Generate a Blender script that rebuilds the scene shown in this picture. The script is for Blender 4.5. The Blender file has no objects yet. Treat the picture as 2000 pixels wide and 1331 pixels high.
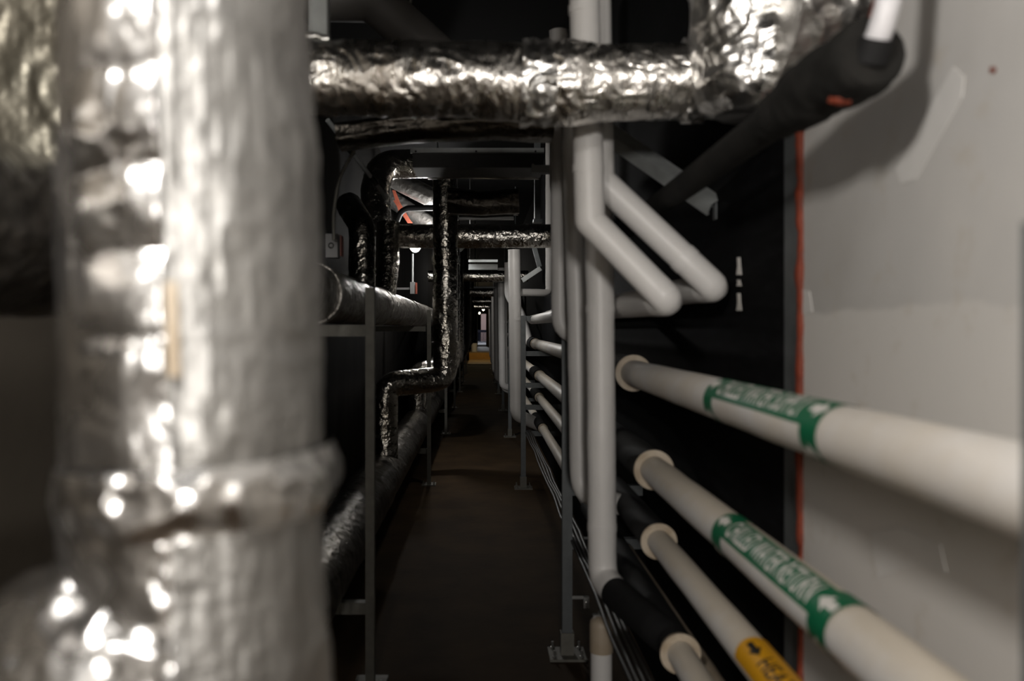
import bpy, bmesh, math, random
import numpy as np
from mathutils import Vector, Matrix

# ------------------------------------------------------------------ camera, light, exposure
sc = bpy.context.scene
COL = sc.collection
F, CX, CY, EYE = 1667.0, 940.0, 640.0, 1.35        # focal length in px, vanishing point, eye height

cam_d = bpy.data.cameras.new('camera')
cam_d.sensor_width = 36.0
cam_d.lens = F / 2000 * 36
cam_d.shift_x = (1000 - CX) / 2000
cam_d.shift_y = -(665.5 - CY) / 2000
cam_d.clip_start = 0.02
cam_d.clip_end = 200
cam_d.dof.use_dof = True
cam_d.dof.focus_distance = 9.0
cam_d.dof.aperture_fstop = 2.6
cam = bpy.data.objects.new('camera', cam_d)
cam.location = (0, 0, EYE)
cam.rotation_euler = (math.pi / 2, 0, 0)
COL.objects.link(cam)
sc.camera = cam

sc.view_settings.view_transform = 'Standard'
sc.view_settings.look = 'None'
sc.view_settings.gamma = 1.0
sc.view_settings.use_curve_mapping = False
sc.view_settings.exposure = 0.0

world = bpy.data.worlds.new('world')
world.use_nodes = True
world.node_tree.nodes['Background'].inputs[0].default_value = (0.9, 0.85, 0.8, 1)
world.node_tree.nodes['Background'].inputs[1].default_value = 0.0
sc.world = world

def lamp(name, loc, power, radius, color=(1, .93, .84)):
    d = bpy.data.lights.new(name, 'POINT')
    d.energy = power; d.shadow_soft_size = radius; d.color = color
    o = bpy.data.objects.new(name, d); o.location = loc
    COL.objects.link(o); return o

lamp('key_lamp', (-0.33, 0.14, 2.00), 57, 0.09, (1, .95, .89))                # ceiling lamp above the camera
lamp('rear_lamp', (-0.08, -2.7, 1.52), 235, 0.12, (1, .95, .89))               # next lamp back along the passage
lamp('bulkhead_light', (-0.56, 7.75, 1.97), 8, 0.05, (1, .97, .92))            # the lamp seen on the left wall
lamp('walkway_light', (0.08, 6.45, 2.04), 11, 0.05, (1, .95, .88))             # lamp over the walkway behind the cross pipe
lamp('upper_void_light', (-0.46, 8.25, 2.28), 45, 0.05, (1, .98, .95))
lamp('mid_light', (-0.35, 16.0, 2.35), 14, 0.05, (1, .95, .88))
lamp('mid_light', (-0.30, 24.0, 2.35), 12, 0.05, (1, .93, .84))
lamp('end_bulb_light', (0.06, 33.6, 2.02), 34, 0.06, (1, .80, .50))
lamp('daylight_lamp', (-0.2, 54.0, 3.6), 420, 0.3, (.92, .95, 1))

# ------------------------------------------------------------------ helpers
def at(px, py, Y):
    return np.array([(px - CX) * Y / F, Y, EYE + (CY - py) * Y / F])

rng = np.random.default_rng(7)

def _hash(i, j, k, seed):
    n = (i * 374761393 + j * 668265263 + k * 2147483647 + seed * 144665) & 0xffffffff
    n = ((n ^ (n >> 13)) * 1274126177) & 0xffffffff
    n = ((n ^ (n >> 16)) * 2246822519) & 0xffffffff
    n = n ^ (n >> 15)
    return (n & 0xffffff) / float(0xffffff) * 2 - 1

def noise3(p, seed=0):
    f = np.floor(p); t = p - f
    t = t * t * t * (t * (t * 6 - 15) + 10)
    f = f.astype(np.int64)
    i, j, k = f[:, 0], f[:, 1], f[:, 2]
    r = 0
    for a in (0, 1):
        wa = t[:, 0] if a else 1 - t[:, 0]
        for b in (0, 1):
            wb = t[:, 1] if b else 1 - t[:, 1]
            for c in (0, 1):
                wc = t[:, 2] if c else 1 - t[:, 2]
                r = r + wa * wb * wc * _hash(i + a, j + b, k + c, seed)
    return r

def ridge(p, seed=0):
    return 1 - 2 * np.abs(noise3(p, seed))

def fillet_path(path, rad, n=8):
    P = [np.array(p, float) for p in path]
    if rad <= 0 or len(P) < 3:
        return P
    out = [P[0]]
    for a, b, c in zip(P[:-2], P[1:-1], P[2:]):
        u = a - b; v = c - b
        lu, lv = np.linalg.norm(u), np.linalg.norm(v)
        u /= lu; v /= lv
        ang = math.acos(max(-1, min(1, float(u @ v))))
        d = min(rad / max(1e-6, math.tan(ang / 2)), lu * .48, lv * .48)
        s, e = b + u * d, b + v * d
        for q in range(n + 1):
            t = q / n
            out.append((1 - t) ** 2 * s + 2 * t * (1 - t) * b + t * t * e)
    out.append(P[-1])
    return out

def resample(P, step):
    P = np.array(P); seg = np.linalg.norm(np.diff(P, axis=0), axis=1)
    s = np.concatenate([[0], np.cumsum(seg)])
    n = max(2, int(round(s[-1] / step)) + 1)
    q = np.linspace(0, s[-1], n)
    return np.stack([np.interp(q, s, P[:, i]) for i in range(3)], 1)

def sweep(path, r, seg=32, fillet=0.0, step=None, disp=None, rads=None, caps=True, squash=None, fn=8, arc=None):
    """a tube along a path. disp(p_unit, s, theta, world) -> extra radius. squash (a, b) scales the section."""
    P = fillet_path(path, fillet, fn)
    P = resample(P, step) if step else np.array(P)
    n = len(P)
    T = np.zeros_like(P)
    T[1:-1] = P[2:] - P[:-2]; T[0] = P[1] - P[0]; T[-1] = P[-1] - P[-2]
    T /= np.linalg.norm(T, axis=1)[:, None] + 1e-12
    ref = np.array([0, 0, 1.0]) if abs(T[0][2]) < .9 else np.array([0, -1.0, 0])
    N = np.zeros_like(P); B = np.zeros_like(P)
    nv = ref - T[0] * (ref @ T[0]); nv /= np.linalg.norm(nv)
    for i in range(n):
        nv = nv - T[i] * (nv @ T[i]); nv /= np.linalg.norm(nv)
        N[i] = nv; B[i] = np.cross(T[i], nv)
    s = np.concatenate([[0], np.cumsum(np.linalg.norm(np.diff(P, axis=0), axis=1))])
    th = np.linspace(arc[0], arc[1], seg) if arc else np.linspace(0, 2 * math.pi, seg, endpoint=False)
    a, b = squash if squash else (1, 1)
    ct, st = np.cos(th) * a, np.sin(th) * b
    D = ct[None, :, None] * N[:, None, :] + st[None, :, None] * B[:, None, :]
    R = np.full((n, seg), r, float)
    if rads is not None:
        sa, ra = zip(*rads)
        R = np.interp(s, sa, ra)[:, None] * np.ones((1, seg))
    if disp is not None:
        W = (P[:, None, :] + D * R[:, :, None]).reshape(-1, 3)
        S = np.repeat(s, seg); TH = np.tile(th, n)
        R = R + disp(S, TH, W).reshape(n, seg)
    V = (P[:, None, :] + D * R[:, :, None]).reshape(-1, 3)
    i = np.arange(n - 1)[:, None] * seg; j = np.arange(seg - 1 if arc else seg)[None, :]; j2 = (j + 1) % seg
    Q = np.stack([i + j, i + j2, i + seg + j2, i + seg + j], -1).reshape(-1, 4)
    faces = Q.tolist()
    if caps:
        m = len(V)
        V = np.vstack([V, V[:seg], V[(n - 1) * seg:n * seg]])
        faces.append(list(range(m + seg - 1, m - 1, -1)))
        faces.append(list(range(m + seg, m + 2 * seg)))
    return V, faces

def box(lo, hi):
    (x0, y0, z0), (x1, y1, z1) = lo, hi
    v = np.array([(x0, y0, z0), (x1, y0, z0), (x1, y1, z0), (x0, y1, z0), (x0, y0, z1), (x1, y0, z1), (x1, y1, z1), (x0, y1, z1)], float)
    f = [(0, 3, 2, 1), (4, 5, 6, 7), (0, 1, 5, 4), (1, 2, 6, 5), (2, 3, 7, 6), (3, 0, 4, 7)]
    return v, f

def prism(poly, axis, a, b):
    """polygon (2D) extruded along axis 'x','y' or 'z' from a to b."""
    n = len(poly); V = []
    for t in (a, b):
        for u, v in poly:
            V.append({'x': (t, u, v), 'y': (u, t, v), 'z': (u, v, t)}[axis])
    f = [list(range(n))[::-1], list(range(n, 2 * n))]
    f += [(i, (i + 1) % n, n + (i + 1) % n, n + i) for i in range(n)]
    return np.array(V, float), f

def strut(p0, p1, w=.041, h=.041, open_dir=(0, 1, 0), t=.003, lip=.010):
    """slotted-channel bar: closed back at the line p0-p1, lips towards open_dir."""
    p0 = np.array(p0, float); p1 = np.array(p1, float)
    T = p1 - p0; T /= np.linalg.norm(T)
    O = np.array(open_dir, float); O -= T * (O @ T); O /= np.linalg.norm(O)
    S = np.cross(T, O)
    pr = [(-w/2, 0), (w/2, 0), (w/2, h), (w/2-lip, h), (w/2-lip, h-t), (w/2-t, h-t), (w/2-t, t), (-w/2+t, t), (-w/2+t, h-t), (-w/2+lip, h-t), (-w/2+lip, h), (-w/2, h)]
    V = [p + S * u + O * v for p in (p0, p1) for u, v in pr]
    n = len(pr)
    f = [list(range(n))[::-1], list(range(n, 2 * n))] + [(i, (i + 1) % n, n + (i + 1) % n, n + i) for i in range(n)]
    return np.array(V), f

def lathe(prof, origin, axis=(0, 0, 1), seg=24):
    """prof = [(r, h)...] turned round axis at origin."""
    A = np.array(axis, float); A /= np.linalg.norm(A)
    ref = np.array([1.0, 0, 0]) if abs(A[0]) < .9 else np.array([0, 1.0, 0])
    N = ref - A * (ref @ A); N /= np.linalg.norm(N); B = np.cross(A, N)
    th = np.linspace(0, 2 * math.pi, seg, endpoint=False)
    V = np.vstack([np.array(origin) + A * h + (np.cos(th)[:, None] * N + np.sin(th)[:, None] * B) * r for r, h in prof])
    f = []
    for i in range(len(prof) - 1):
        for j in range(seg):
            j2 = (j + 1) % seg
            f.append((i*seg+j, i*seg+j2, (i+1)*seg+j2, (i+1)*seg+j))
    f.append(list(range(seg))[::-1]); f.append(list(range((len(prof)-1)*seg, len(prof)*seg)))
    return V, f

def join(*gs):
    V, Fc, o = [], [], 0
    for v, f in gs:
        V.append(v); Fc += [[i + o for i in q] for q in f]; o += len(v)
    return np.vstack(V), Fc

def mesh_obj(name, geo, mat, parent=None, smooth=True, base=(0, 0, 0), fix=True):
    v, f = geo
    me = bpy.data.meshes.new(name)
    me.from_pydata((np.asarray(v) - np.array(base)).tolist(), [], [list(map(int, q)) for q in f])
    if fix and len(f) < 4000:
        bm = bmesh.new(); bm.from_mesh(me)
        bmesh.ops.recalc_face_normals(bm, faces=bm.faces)
        bm.to_mesh(me); bm.free()
    if smooth:
        me.polygons.foreach_set('use_smooth', [True] * len(me.polygons))
        try: me.set_sharp_from_angle(angle=math.radians(42))
        except Exception: pass
    me.materials.append(mat)
    o = bpy.data.objects.new(name, me)
    COL.objects.link(o)
    if parent is not None:
        o.parent = parent
    else:
        o.location = base
    return o

def tag(o, label, cat, group=None):
    o['label'] = label; o['category'] = cat
    if group: o['group'] = group
    return o

def thing(name, label, cat, base, group=None):
    o = bpy.data.objects.new(name, None)
    o.empty_display_size = .05
    o.location = tuple(float(q) for q in base)
    COL.objects.link(o)
    return tag(o, label, cat, group)

def part(name, geo, mat, parent, smooth=True, label=None, fix=True):
    """mesh given in world coordinates, kept under its thing (or part of a thing)."""
    top = parent
    while top.parent is not None: top = top.parent
    o = mesh_obj(name, geo, mat, parent, smooth, base=tuple(top.location), fix=fix)
    if label: o['label'] = label
    return o

def structure(name, geo, mat, smooth=False):
    o = mesh_obj(name, geo, mat, None, smooth)
    o['kind'] = 'structure'
    return o

def copy_tree(o, parent=None):
    c = o.copy(); COL.objects.link(c); c.parent = parent
    for ch in list(o.children): copy_tree(ch, c)
    return c

# ------------------------------------------------------------------ materials
def new_mat(name):
    m = bpy.data.materials.new(name); m.use_nodes = True
    nt = m.node_tree; b = nt.nodes['Principled BSDF']
    return m, nt, b

def nd(nt, t, **kw):
    n = nt.nodes.new(t)
    for k, v in kw.items():
        if k.startswith('i_'): n.inputs[k[2:].replace('_', ' ')].default_value = v
        else: setattr(n, k, v)
    return n

def ramp(nt, src, stops):
    r = nt.nodes.new('ShaderNodeValToRGB')
    el = r.color_ramp.elements
    while len(el) < len(stops): el.new(.5)
    for e, (p, c) in zip(el, stops):
        e.position = p; e.color = (*c, 1) if len(c) == 3 else c
    nt.links.new(src, r.inputs[0]); return r

def coords(nt, scale=(1, 1, 1)):
    tc = nt.nodes.new('ShaderNodeTexCoord'); mp = nt.nodes.new('ShaderNodeMapping')
    mp.inputs['Scale'].default_value = scale
    nt.links.new(tc.outputs['Object'], mp.inputs[0]); return mp.outputs[0]

def plain(name, col, rough=.6, metal=0.0, var=.15, scale=8, bump=.0, bscale=60, col2=None, stretch=(1, 1, 1), spec=.5):
    m, nt, b = new_mat(name)
    c = coords(nt, stretch)
    n = nd(nt, 'ShaderNodeTexNoise', i_Scale=scale, i_Detail=6.0, i_Roughness=.6)
    nt.links.new(c, n.inputs['Vector'])
    c2 = col2 or tuple(x * (1 - var) for x in col)
    r = ramp(nt, n.outputs['Fac'], [(.35, c2), (.65, col)])
    nt.links.new(r.outputs[0], b.inputs['Base Color'])
    b.inputs['Roughness'].default_value = rough; b.inputs['Metallic'].default_value = metal
    b.inputs['Specular IOR Level'].default_value = spec
    if bump:
        n2 = nd(nt, 'ShaderNodeTexNoise', i_Scale=bscale, i_Detail=4.0)
        nt.links.new(c, n2.inputs['Vector'])
        bp = nd(nt, 'ShaderNodeBump', i_Strength=bump, i_Distance=.004)
        nt.links.new(n2.outputs['Fac'], bp.inputs['Height'])
        nt.links.new(bp.outputs[0], b.inputs['Normal'])
    return m

def foil(name, base=(.80, .785, .76), rough=(.16, .36), bump=.55, scale=34, stretch=(1, 1, 1), dirt=None, fine=.35):
    m, nt, b = new_mat(name)
    c = coords(nt, stretch)
    wob = nd(nt, 'ShaderNodeTexNoise', i_Scale=scale * .5, i_Detail=3.0)
    nt.links.new(c, wob.inputs['Vector'])
    mx = nd(nt, 'ShaderNodeMixRGB', blend_type='ADD'); mx.inputs[0].default_value = .06
    nt.links.new(c, mx.inputs[1]); nt.links.new(wob.outputs['Color'], mx.inputs[2])
    v1 = nd(nt, 'ShaderNodeTexVoronoi', feature='F1', i_Scale=float(scale))
    nt.links.new(mx.outputs[0], v1.inputs['Vector'])
    v2 = nd(nt, 'ShaderNodeTexVoronoi', feature='F1', i_Scale=float(scale) * 2.7)
    nt.links.new(mx.outputs[0], v2.inputs['Vector'])
    n1 = nd(nt, 'ShaderNodeTexNoise', i_Scale=scale * .35, i_Detail=5.0, i_Roughness=.6)
    nt.links.new(c, n1.inputs['Vector'])
    b1 = nd(nt, 'ShaderNodeBump', i_Strength=bump, i_Distance=.012)
    nt.links.new(v1.outputs['Distance'], b1.inputs['Height'])
    b2 = nd(nt, 'ShaderNodeBump', i_Strength=fine, i_Distance=.005)
    nt.links.new(v2.outputs['Distance'], b2.inputs['Height']); nt.links.new(b1.outputs[0], b2.inputs['Normal'])
    b3 = nd(nt, 'ShaderNodeBump', i_Strength=.5, i_Distance=.03)
    nt.links.new(n1.outputs['Fac'], b3.inputs['Height']); nt.links.new(b2.outputs[0], b3.inputs['Normal'])
    nt.links.new(b3.outputs[0], b.inputs['Normal'])
    n2 = nd(nt, 'ShaderNodeTexNoise', i_Scale=14.0, i_Detail=4.0)
    nt.links.new(c, n2.inputs['Vector'])
    rr = nd(nt, 'ShaderNodeMapRange'); rr.inputs['To Min'].default_value = rough[0]; rr.inputs['To Max'].default_value = rough[1]
    rr.inputs['From Min'].default_value = .3; rr.inputs['From Max'].default_value = .7
    nt.links.new(n2.outputs['Fac'], rr.inputs['Value']); nt.links.new(rr.outputs[0], b.inputs['Roughness'])
    n3 = nd(nt, 'ShaderNodeTexNoise', i_Scale=5.0, i_Detail=5.0)
    nt.links.new(c, n3.inputs['Vector'])
    r = ramp(nt, n3.outputs['Fac'], [(.38, dirt or tuple(x * .78 for x in base)), (.6, base)])
    nt.links.new(r.outputs[0], b.inputs['Base Color'])
    b.inputs['Metallic'].default_value = 1.0
    return m

M = {}
M['foil'] = foil('crumpled_foil', base=(.70, .675, .63), rough=(.15, .30), bump=.30, scale=30, fine=.2, dirt=(.45, .42, .37))
M['foil_near'] = foil('near_duct_foil', base=(.62, .615, .61), rough=(.20, .33), bump=.20, scale=10, fine=.05)
M['foil_scrim'] = foil('scrim_foil_sheet', base=(.38, .375, .365), rough=(.42, .54), bump=.14, scale=14, fine=.05)
M['foil_cross'] = foil('cross_duct_foil', base=(.78, .755, .72), rough=(.22, .36), bump=.24, scale=20, stretch=(2.0, 1, 1), fine=.14)
M['foil_dim'] = foil('shade_dimmed_foil', base=(.25, .238, .22), rough=(.3, .5), bump=.40, scale=28, dirt=(.15, .135, .12))  # foil copy for unlit runs, shade put into its base colour
M['foil_branch'] = foil('scuffed_foil', base=(.74, .72, .69), rough=(.36, .5), bump=.3, scale=18, fine=.14)
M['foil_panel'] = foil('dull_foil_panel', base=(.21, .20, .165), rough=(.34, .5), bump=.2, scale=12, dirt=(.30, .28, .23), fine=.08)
M['foil_dark'] = foil('shade_darkened_foil', base=(.17, .155, .135), rough=(.3, .46), bump=.3, scale=26, dirt=(.10, .09, .08), fine=.2)  # darkest foil copy, painted for the shaded ducts and low trunk
M['foil_tape'] = foil('foil_tape', base=(.82, .81, .79), rough=(.24, .40), bump=.28, scale=18, fine=.14)
M['pvc'] = plain('white_pipe_jacket', (.70, .685, .67), .42, var=.06, scale=5, bump=.12, bscale=24)
M['pvc_old'] = plain('yellowed_pipe_jacket', (.70, .68, .66), .42, scale=5, col2=(.64, .585, .51), bump=.10, bscale=18)
M['pvc_dim'] = plain('shade_greyed_jacket', (.07, .065, .06), .6, var=.1)  # white jacket painted dark to stand for the shade overhead
def dusty(name, col, dust, amt):
    m, nt, b = new_mat(name)
    c = coords(nt)
    g = nt.nodes.new('ShaderNodeTexCoord'); sx = nt.nodes.new('ShaderNodeSeparateXYZ'); nt.links.new(g.outputs['Normal'], sx.inputs[0])
    n = nd(nt, 'ShaderNodeTexNoise', i_Scale=6.0, i_Detail=6.0, i_Roughness=.65); nt.links.new(c, n.inputs['Vector'])
    ml = nd(nt, 'ShaderNodeMath', operation='MULTIPLY_ADD'); ml.inputs[1].default_value = .55
    nt.links.new(sx.outputs['Z'], ml.inputs[0]); nt.links.new(n.outputs['Fac'], ml.inputs[2])
    r = ramp(nt, ml.outputs[0], [(.45, (0, 0, 0)), (.95, (amt, amt, amt))])
    mx = nd(nt, 'ShaderNodeMixRGB', blend_type='MIX'); mx.inputs[1].default_value = (*col, 1); mx.inputs[2].default_value = (*dust, 1)
    nt.links.new(r.outputs[0], mx.inputs[0]); nt.links.new(mx.outputs[0], b.inputs['Base Color'])
    b.inputs['Roughness'].default_value = .45
    n2 = nd(nt, 'ShaderNodeTexNoise', i_Scale=16.0, i_Detail=3.0); nt.links.new(c, n2.inputs['Vector'])
    bp = nd(nt, 'ShaderNodeBump', i_Strength=.12, i_Distance=.004); nt.links.new(n2.outputs['Fac'], bp.inputs['Height'])
    nt.links.new(bp.outputs[0], b.inputs['Normal'])
    return m
M['pvc_dusty'] = dusty('dust_topped_pipe_jacket', (.69, .675, .66), (.54, .45, .32), .62)
M['pvc_tan'] = plain('tan_pipe_jacket', (.42, .35, .27), .5, scale=6, col2=(.36, .29, .21), bump=.08)
M['cream'] = plain('cream_collar', (.50, .43, .34), .5, scale=20, col2=(.33, .26, .18))
M['rubber'] = plain('black_rubber_insulation', (.010, .010, .0105), .75, var=.3, scale=30, bump=.15, bscale=90, spec=.25)
M['hose_black'] = plain('dusty_black_insulation', (.016, .015, .0135), .85, scale=12, col2=(.009, .0088, .008), bump=.2, bscale=70, spec=.2)
M['black_cable'] = plain('black_cable', (.02, .018, .016), .45, var=.2, spec=.4)
M['strut'] = plain('grey_galvanised_steel', (.115, .125, .13), .5, .35, var=.2, scale=20, bump=.05)
M['strut_light'] = plain('light_grey_steel', (.36, .38, .38), .5, .2, var=.15, scale=20)
M['strut_warm'] = plain('dusty_galvanised_steel', (.15, .145, .125), .55, .25, var=.25, scale=24)
M['steel'] = plain('sheet_steel', (.10, .10, .098), .30, .9, var=.2, scale=10)
M['trough'] = plain('dark_sheet_steel', (.030, .030, .030), .5, .5, var=.2, scale=10)
M['zinc'] = plain('bright_zinc', (.55, .55, .54), .3, .9, var=.15, scale=30)
M['orange'] = plain('orange_fire_sealant', (.19, .026, .005), .7, scale=30, col2=(.11, .015, .003), bump=.4, bscale=60)
M['floor'] = plain('brown_dusty_floor', (.050, .030, .013), .9, scale=3, col2=(.030, .018, .008), bump=.4, bscale=30, spec=.2)
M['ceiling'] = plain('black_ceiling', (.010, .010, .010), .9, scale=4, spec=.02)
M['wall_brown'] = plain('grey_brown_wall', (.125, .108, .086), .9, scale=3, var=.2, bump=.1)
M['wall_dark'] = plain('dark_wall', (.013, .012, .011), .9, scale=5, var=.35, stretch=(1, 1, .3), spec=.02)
M['green'] = plain('green_label_print', (.004, .13, .055), .45, var=.08)
M['white_print'] = plain('white_label_print', (.72, .70, .66), .45, var=.03)
M['yellow'] = plain('yellow_label_print', (.66, .32, .008), .45, var=.06)
M['black_print'] = plain('black_label_print', (.015, .013, .010), .5, var=.1)
M['hose'] = plain('white_braided_hose', (.62, .61, .63), .4, var=.08, scale=40, bump=.3, bscale=200)
M['wood'] = plain('ochre_painted_wood', (.50, .26, .045), .6, scale=4, var=.2)
M['tan_floor'] = plain('tan_landing', (.36, .24, .10), .7, scale=6, var=.2)
M['bucket'] = plain('white_plastic', (.7, .68, .62), .4, var=.05)
M['ochre_wall'] = plain('ochre_wall', (.30, .21, .09), .8, scale=4, var=.25)
M['railing'] = plain('slate_blue_paint', (.16, .17, .25), .5, var=.1)
M['pale'] = plain('pale_concrete', (.62, .62, .66), .8, var=.1)
M['rust'] = plain('rust_red_paint', (.16, .030, .012), .6, var=.2)
M['box_grey'] = plain('grey_box_paint', (.16, .16, .16), .5, var=.1)

def emit(name, col, s):
    m, nt, b = new_mat(name)
    b.inputs['Base Color'].default_value = (*col, 1)
    b.inputs['Emission Color'].default_value = (*col, 1); b.inputs['Emission Strength'].default_value = s
    return m
M['lamp_glow'] = emit('lamp_diffuser', (1, .98, .95), 9)
M['bulb_glow'] = emit('warm_bulb', (1, .85, .55), 16)

def black_wall_mat():
    m, nt, b = new_mat('black_coated_wall')
    c = coords(nt, (1, .55, 2.6))
    n = nd(nt, 'ShaderNodeTexNoise', i_Scale=16.0, i_Detail=8.0, i_Roughness=.7)
    nt.links.new(c, n.inputs['Vector'])
    r = ramp(nt, n.outputs['Fac'], [(.45, (.005, .005, .0055)), (.66, (.009, .009, .010)), (.82, (.04, .04, .044))])
    nt.links.new(r.outputs[0], b.inputs['Base Color'])
    b.inputs['Roughness'].default_value = .8
    b.inputs['Specular IOR Level'].default_value = .05
    bp = nd(nt, 'ShaderNodeBump', i_Strength=.25, i_Distance=.004)
    nt.links.new(n.outputs['Fac'], bp.inputs['Height']); nt.links.new(bp.outputs[0], b.inputs['Normal'])
    return m
M['wall_black'] = black_wall_mat()

def drywall_mat():
    m, nt, b = new_mat('patched_drywall')
    c = coords(nt)
    n = nd(nt, 'ShaderNodeTexNoise', i_Scale=2.2, i_Detail=5.0, i_Roughness=.55)
    nt.links.new(c, n.inputs['Vector'])
    r = ramp(nt, n.outputs['Fac'], [(.3, (.42, .406, .388)), (.55, (.49, .479, .464)), (.75, (.54, .524, .502))])
    # a paler coat below z = 1.36
    sx = nt.nodes.new('ShaderNodeSeparateXYZ'); nt.links.new(c, sx.inputs[0])
    wob = nd(nt, 'ShaderNodeTexNoise', i_Scale=5.0, i_Detail=3.0); nt.links.new(c, wob.inputs['Vector'])
    ad = nd(nt, 'ShaderNodeMath', operation='MULTIPLY_ADD'); ad.inputs[1].default_value = .05
    nt.links.new(wob.outputs['Fac'], ad.inputs[0]); nt.links.new(sx.outputs['Z'], ad.inputs[2])
    edge = nd(nt, 'ShaderNodeMapRange'); edge.inputs['From Min'].default_value = 1.402; edge.inputs['From Max'].default_value = 1.412
    edge.inputs['To Min'].default_value = .85; edge.inputs['To Max'].default_value = 0
    nt.links.new(ad.outputs[0], edge.inputs['Value'])
    mx = nd(nt, 'ShaderNodeMixRGB', blend_type='MIX'); mx.inputs[2].default_value = (.60, .58, .553, 1)
    nt.links.new(edge.outputs[0], mx.inputs[0]); nt.links.new(r.outputs[0], mx.inputs[1])
    # tan water stains
    n2 = nd(nt, 'ShaderNodeTexNoise', i_Scale=9.0, i_Detail=6.0, i_Roughness=.7); nt.links.new(c, n2.inputs['Vector'])
    s2 = ramp(nt, n2.outputs['Fac'], [(.56, (0, 0, 0)), (.75, (.5, .5, .5))])
    mx2 = nd(nt, 'ShaderNodeMixRGB', blend_type='MIX'); mx2.inputs[2].default_value = (.40, .34, .25, 1)
    nt.links.new(s2.outputs[0], mx2.inputs[0]); nt.links.new(mx.outputs[0], mx2.inputs[1])
    nt.links.new(mx2.outputs[0], b.inputs['Base Color'])
    b.inputs['Roughness'].default_value = .75
    bp = nd(nt, 'ShaderNodeBump', i_Strength=.15, i_Distance=.004)
    nt.links.new(n2.outputs['Fac'], bp.inputs['Height']); nt.links.new(bp.outputs[0], b.inputs['Normal'])
    return m
M['drywall'] = drywall_mat()
M['patch'] = plain('pale_plaster_patch', (.62, .608, .59), .75, scale=12, var=.06)

def brick_mat():
    m, nt, b = new_mat('far_brick')
    c = coords(nt)
    br = nd(nt, 'ShaderNodeTexBrick', i_Scale=4.0); nt.links.new(c, br.inputs['Vector'])
    br.inputs['Color1'].default_value = (.40, .11, .09, 1); br.inputs['Color2'].default_value = (.48, .16, .13, 1)
    br.inputs['Mortar'].default_value = (.42, .30, .28, 1)
    nt.links.new(br.outputs[0], b.inputs['Base Color']); b.inputs['Roughness'].default_value = .85
    return m
M['brick'] = brick_mat()

# ------------------------------------------------------------------ the setting
XR, XL, ZC = .66, -.92, 3.0
structure('floor', box((-1.6, -5, -.06), (1.6, 60, 0)), M['floor'])
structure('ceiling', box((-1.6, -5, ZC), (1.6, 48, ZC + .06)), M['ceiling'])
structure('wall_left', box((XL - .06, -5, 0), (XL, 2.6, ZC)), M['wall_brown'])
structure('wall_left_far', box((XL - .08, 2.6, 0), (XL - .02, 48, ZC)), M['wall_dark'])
structure('wall_behind', box((-1.6, -5.06, 0), (1.6, -5, ZC)), M['wall_brown'])
# pale drywall at the right, with the cut-out where the big duct passes
structure('wall_right', prism([(-5, 0), (1.758, 0), (1.758, 1.765), (1.56, 1.785), (1.475, 1.80), (1.415, 1.845), (1.385, 1.90), (1.37, 2.0), (1.37, 2.35), (1.9, 2.4), (1.9, ZC), (-5, ZC)], 'x', XR, XR + .06), M['drywall'])
structure('wall_right_far', prism([(1.80, 0), (48, 0), (48, ZC), (1.92, ZC), (1.92, 1.80), (1.80, 1.78)], 'x', XR + .006, XR + .06), M['wall_black'])
structure('wall_recess', box((1.15, 1.2, 1.6), (1.2, 2.2, ZC)), M['wall_black'])
structure('trim_1', prism([(1.765, 0), (1.862, 0), (1.862, 1.775), (1.765, 1.765)], 'x', XR + .001, XR + .05), M['strut'])

def sealant():
    pts = [(1.758, z) for z in np.linspace(.0, 1.762, 120)]
    up = [(1.758, 1.765), (1.70, 1.772), (1.62, 1.778), (1.56, 1.785), (1.51, 1.795), (1.475, 1.805), (1.44, 1.825), (1.415, 1.845), (1.40, 1.87), (1.385, 1.90), (1.375, 1.95), (1.37, 2.0), (1.37, 2.1), (1.37, 2.3)]
    P = [np.array((XR - .001, y, z)) for y, z in pts + up]
    P = resample(P, .012)
    def d(S, TH, W):
        return (.0035 + .006 * np.clip((W[:, 2] - 1.75) / .05, 0, 1)) * noise3(W * 26, 3) + .0022 * noise3(W * 70, 4)
    k = np.clip((P[:, 2] - 1.74) / .06, 0, 1)
    Sx = np.concatenate([[0], np.cumsum(np.linalg.norm(np.diff(P, axis=0), axis=1))])
    return sweep(P, .0105, 14, disp=d, rads=list(zip(Sx, .0098 + .0075 * k)))
o = mesh_obj('fire_sealant', sealant(), M['orange'])
tag(o, 'orange fire sealant bead running up the edge of the pale right wall', 'sealant')

# plaster patches and paint runs on the right walls
def wall_patch(name, pts, label, mat, cat='patch', x=XR, th=.0012):
    g = prism(pts, 'x', x - th, x + .001)
    tag(mesh_obj(name, g, mat, smooth=False), label, cat)
def wp(px, py, x=XR):
    Y = F * x / (px - CX); return (Y, EYE + (CY - py) * Y / F)
wall_patch('plaster_patch', [wp(*q) for q in [(1700, 1040), (1765, 1030), (1838, 1065), (1850, 1120), (1790, 1105), (1715, 1130)]], 'pale plaster patch on the right wall beneath the upper labelled pipe', M['patch'])
wall_patch('plaster_patch', [wp(*q) for q in [(1862, 130), (1884, 150), (1880, 190), (1790, 350), (1760, 360), (1750, 330)]], 'diagonal pale plaster smear on the right wall beside the black sleeve shadow', M['patch'])
wall_patch('plaster_patch', [wp(*q) for q in [(1566, 565), (1582, 570), (1588, 610), (1566, 615)]], 'small white plaster dab touching the orange sealant line', M['patch'])
wall_patch('sealant_dot', [wp(1940 + 6 * math.cos(a), 137 + 7 * math.sin(a)) for a in np.linspace(0, 6.28, 9)[:-1]], 'small orange dot of sealant high on the right wall', M['orange'], 'sealant')
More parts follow.
